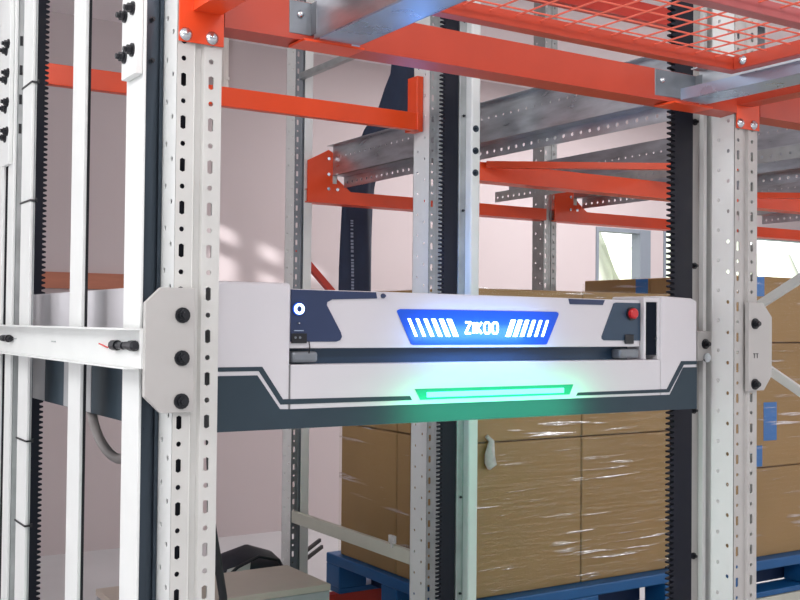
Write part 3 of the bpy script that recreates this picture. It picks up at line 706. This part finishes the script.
# navy sleeve hanging from the ceiling
t = thing('hanging_sleeve', 'dark navy fabric sleeve with pale print hanging in front of the back wall', 'fabric sleeve', (2.62, 4.55, -.3))
line = [(2.93, 1.98, .10), (2.920, 1.636, .10), (2.915, 1.52, .09), (2.905, 1.33, .14), (2.915, 1.255, .18), (2.90, 1.177, .22), (2.855, 1.071, .21), (2.747, .954, .16), (2.675, .80, .165), (2.648, .677, .172), (2.636, .60, .178), (2.628, .16, .17), (2.628, -.28, .168)]
vs = []; nn = 9
fine = []
for (xa, za, wa), (xb, zb, wb_) in zip(line, line[1:]):
    for s in range(4): fine.append((xa+(xb-xa)*s/4, za+(zb-za)*s/4, wa+(wb_-wa)*s/4))
fine.append(line[-1])
for xc, zc, w in fine:
    for i in range(nn):
        u = i/(nn-1)-.5
        vs.append((xc+u*w, 4.55-.02*math.cos(u*math.pi)+.012*math.sin(u*11+zc*5), zc))
fs = [(k*nn+i, k*nn+i+1, (k+1)*nn+i+1, (k+1)*nn+i) for k in range(len(fine)-1) for i in range(nn-1)]
MB().add(vs, fs).build('sleeve_cloth', 'cloth', t, solid=.006, smooth=True)
pm = MB(); z = .50; random.seed(5)
while z > .17:
    h = random.choice((.010, .013, .007)); pm.box(2.583+.004*math.sin(z*9), 2.597+.004*math.sin(z*9), 4.513, 4.515, z-h, z); z -= h+random.choice((.005, .005, .011))
pm.build('printed_line', 'print_', t)
tag(MB().tube([(2.93, 6.93, ZC), (2.93, 6.93, 1.70)], .035, 14).tube([(2.93, 6.93, 1.70), (2.93, 6.93, 1.68)], .042, 14).tube([(2.93, 6.93, 1.68), (2.94, 6.92, 1.56)], .032, 14).build('wall_pipe', 'pipe', smooth=False, origin=(2.93, 6.93, 1.56)), 'short ivory pipe with a collar hanging from the ceiling at the back wall', 'pipe')

# ------------------------------------------------------------------ light
w = bpy.data.worlds.new('World'); bpy.context.scene.world = w; w.use_nodes = True
nt = w.node_tree; bg = nt.nodes['Background']
bg.inputs[0].default_value = (.95, .97, 1, 1)
tc = nt.nodes.new('ShaderNodeTexCoord'); sx = nt.nodes.new('ShaderNodeSeparateXYZ'); mr = nt.nodes.new('ShaderNodeMapRange')   # brighter daylight on the window side of the building
mr.inputs['From Min'].default_value = .1; mr.inputs['From Max'].default_value = .75; mr.inputs['To Min'].default_value = .5; mr.inputs['To Max'].default_value = 2.6
nt.links.new(tc.outputs['Generated'], sx.inputs[0]); nt.links.new(sx.outputs['Y'], mr.inputs['Value']); nt.links.new(mr.outputs[0], bg.inputs[1])
def area(name, loc, target, sx, sy, power, col=(1, 1, 1)):
    l = bpy.data.lights.new(name, 'AREA'); l.shape = 'RECTANGLE'; l.size = sx; l.size_y = sy; l.energy = power; l.color = col
    o = bpy.data.objects.new(name, l); C.objects.link(o); o.location = (loc[0], loc[1], loc[2]+H)
    o.rotation_euler = (Vector(target)-Vector(loc)).to_track_quat('-Z', 'Y').to_euler(); return o
def point(name, loc, power, col, r=.02):
    l = bpy.data.lights.new(name, 'POINT'); l.energy = power; l.color = col; l.shadow_soft_size = r
    o = bpy.data.objects.new(name, l); C.objects.link(o); o.location = (loc[0], loc[1], loc[2]+H); return o
area('aisle_ceiling_light', (.6, -.8, 1.9), (1.3, 2.2, -.1), 2.4, .8, 60)
area('left_ceiling_light', (-1.6, 1.2, 1.7), (.9, 2.5, 0), 1.2, 1.2, 40)
area('back_ceiling_light', (5.4, 5.6, 1.95), (5.4, 5.6, -1.5), 3.0, .4, 52, (1, .96, .96))
area('right_ceiling_light', (6.5, 5.2, 1.95), (6.5, 5.2, -1.5), 3, .5, 55)
def strip_light(name, loc, tgt, sx, sy, power, col):
    o = area(name, loc, tgt, sx, sy, power, col); return o
strip_light('badge_spill', (1.392, SY-.05, -.02), (1.392, SY, -.035), .30, .03, .45, (.16, .42, 1))
strip_light('light_bar_spill', (1.428, FY-.07, -.180), (1.428, FY, -.215), .46, .05, .72, (.01, 1, .42))
area('film_glint_fill', (6.6, -.6, .9), (2.9, 3.2, -.6), 2.4, 1.4, 30)  # added unseen light, put there for streaky highlights on the film
sun = bpy.data.lights.new('outdoor_sun', 'SUN'); sun.energy = 6.0; sun.angle = .014; so = bpy.data.objects.new('outdoor_sun', sun); C.objects.link(so); so.rotation_euler = Vector((1, .5, -.35)).to_track_quat('-Z', 'Y').to_euler(); so.location = (-6, 2, 6)
point('rear_blue_tint', (1.93, 2.93, .20), 1.1, (.1, .35, 1), .03)  # added blue light, no lamp here; tints the rear mast like lens bloom
area('under_green_tint', (2.0, 2.2, -.24), (2.12, 3.1, -.30), .25, .05, 1.2, (.05, 1, .6))  # added green light under the carriage, imitates bloom on mast and boxes

# ------------------------------------------------------------------ camera
f, yaw, pitch, roll = 1072.5, math.radians(32.42), math.radians(1.2585), math.radians(.5418)
cam = bpy.data.cameras.new('camera'); co = bpy.data.objects.new('camera', cam); C.objects.link(co)
cam.sensor_width = 36; cam.lens = f/800*36; cam.clip_start = .05
d = Vector((math.sin(yaw)*math.cos(pitch), math.cos(yaw)*math.cos(pitch), math.sin(pitch)))
r0 = Vector((math.cos(yaw), -math.sin(yaw), 0)); u0 = r0.cross(d)
r = r0*math.cos(roll)+u0*math.sin(roll); u = u0*math.cos(roll)-r0*math.sin(roll)
co.matrix_world = Matrix(((r.x, u.x, -d.x, 0), (r.y, u.y, -d.y, 0), (r.z, u.z, -d.z, H), (0, 0, 0, 1)))
sc = bpy.context.scene; sc.camera = co
sc.view_settings.view_transform = 'Standard'; sc.view_settings.look = 'None'; sc.view_settings.exposure = .25
sc.cycles.max_bounces = 8; sc.cycles.transparent_max_bounces = 16
try: sc.cycles.use_denoising = True
except Exception: pass
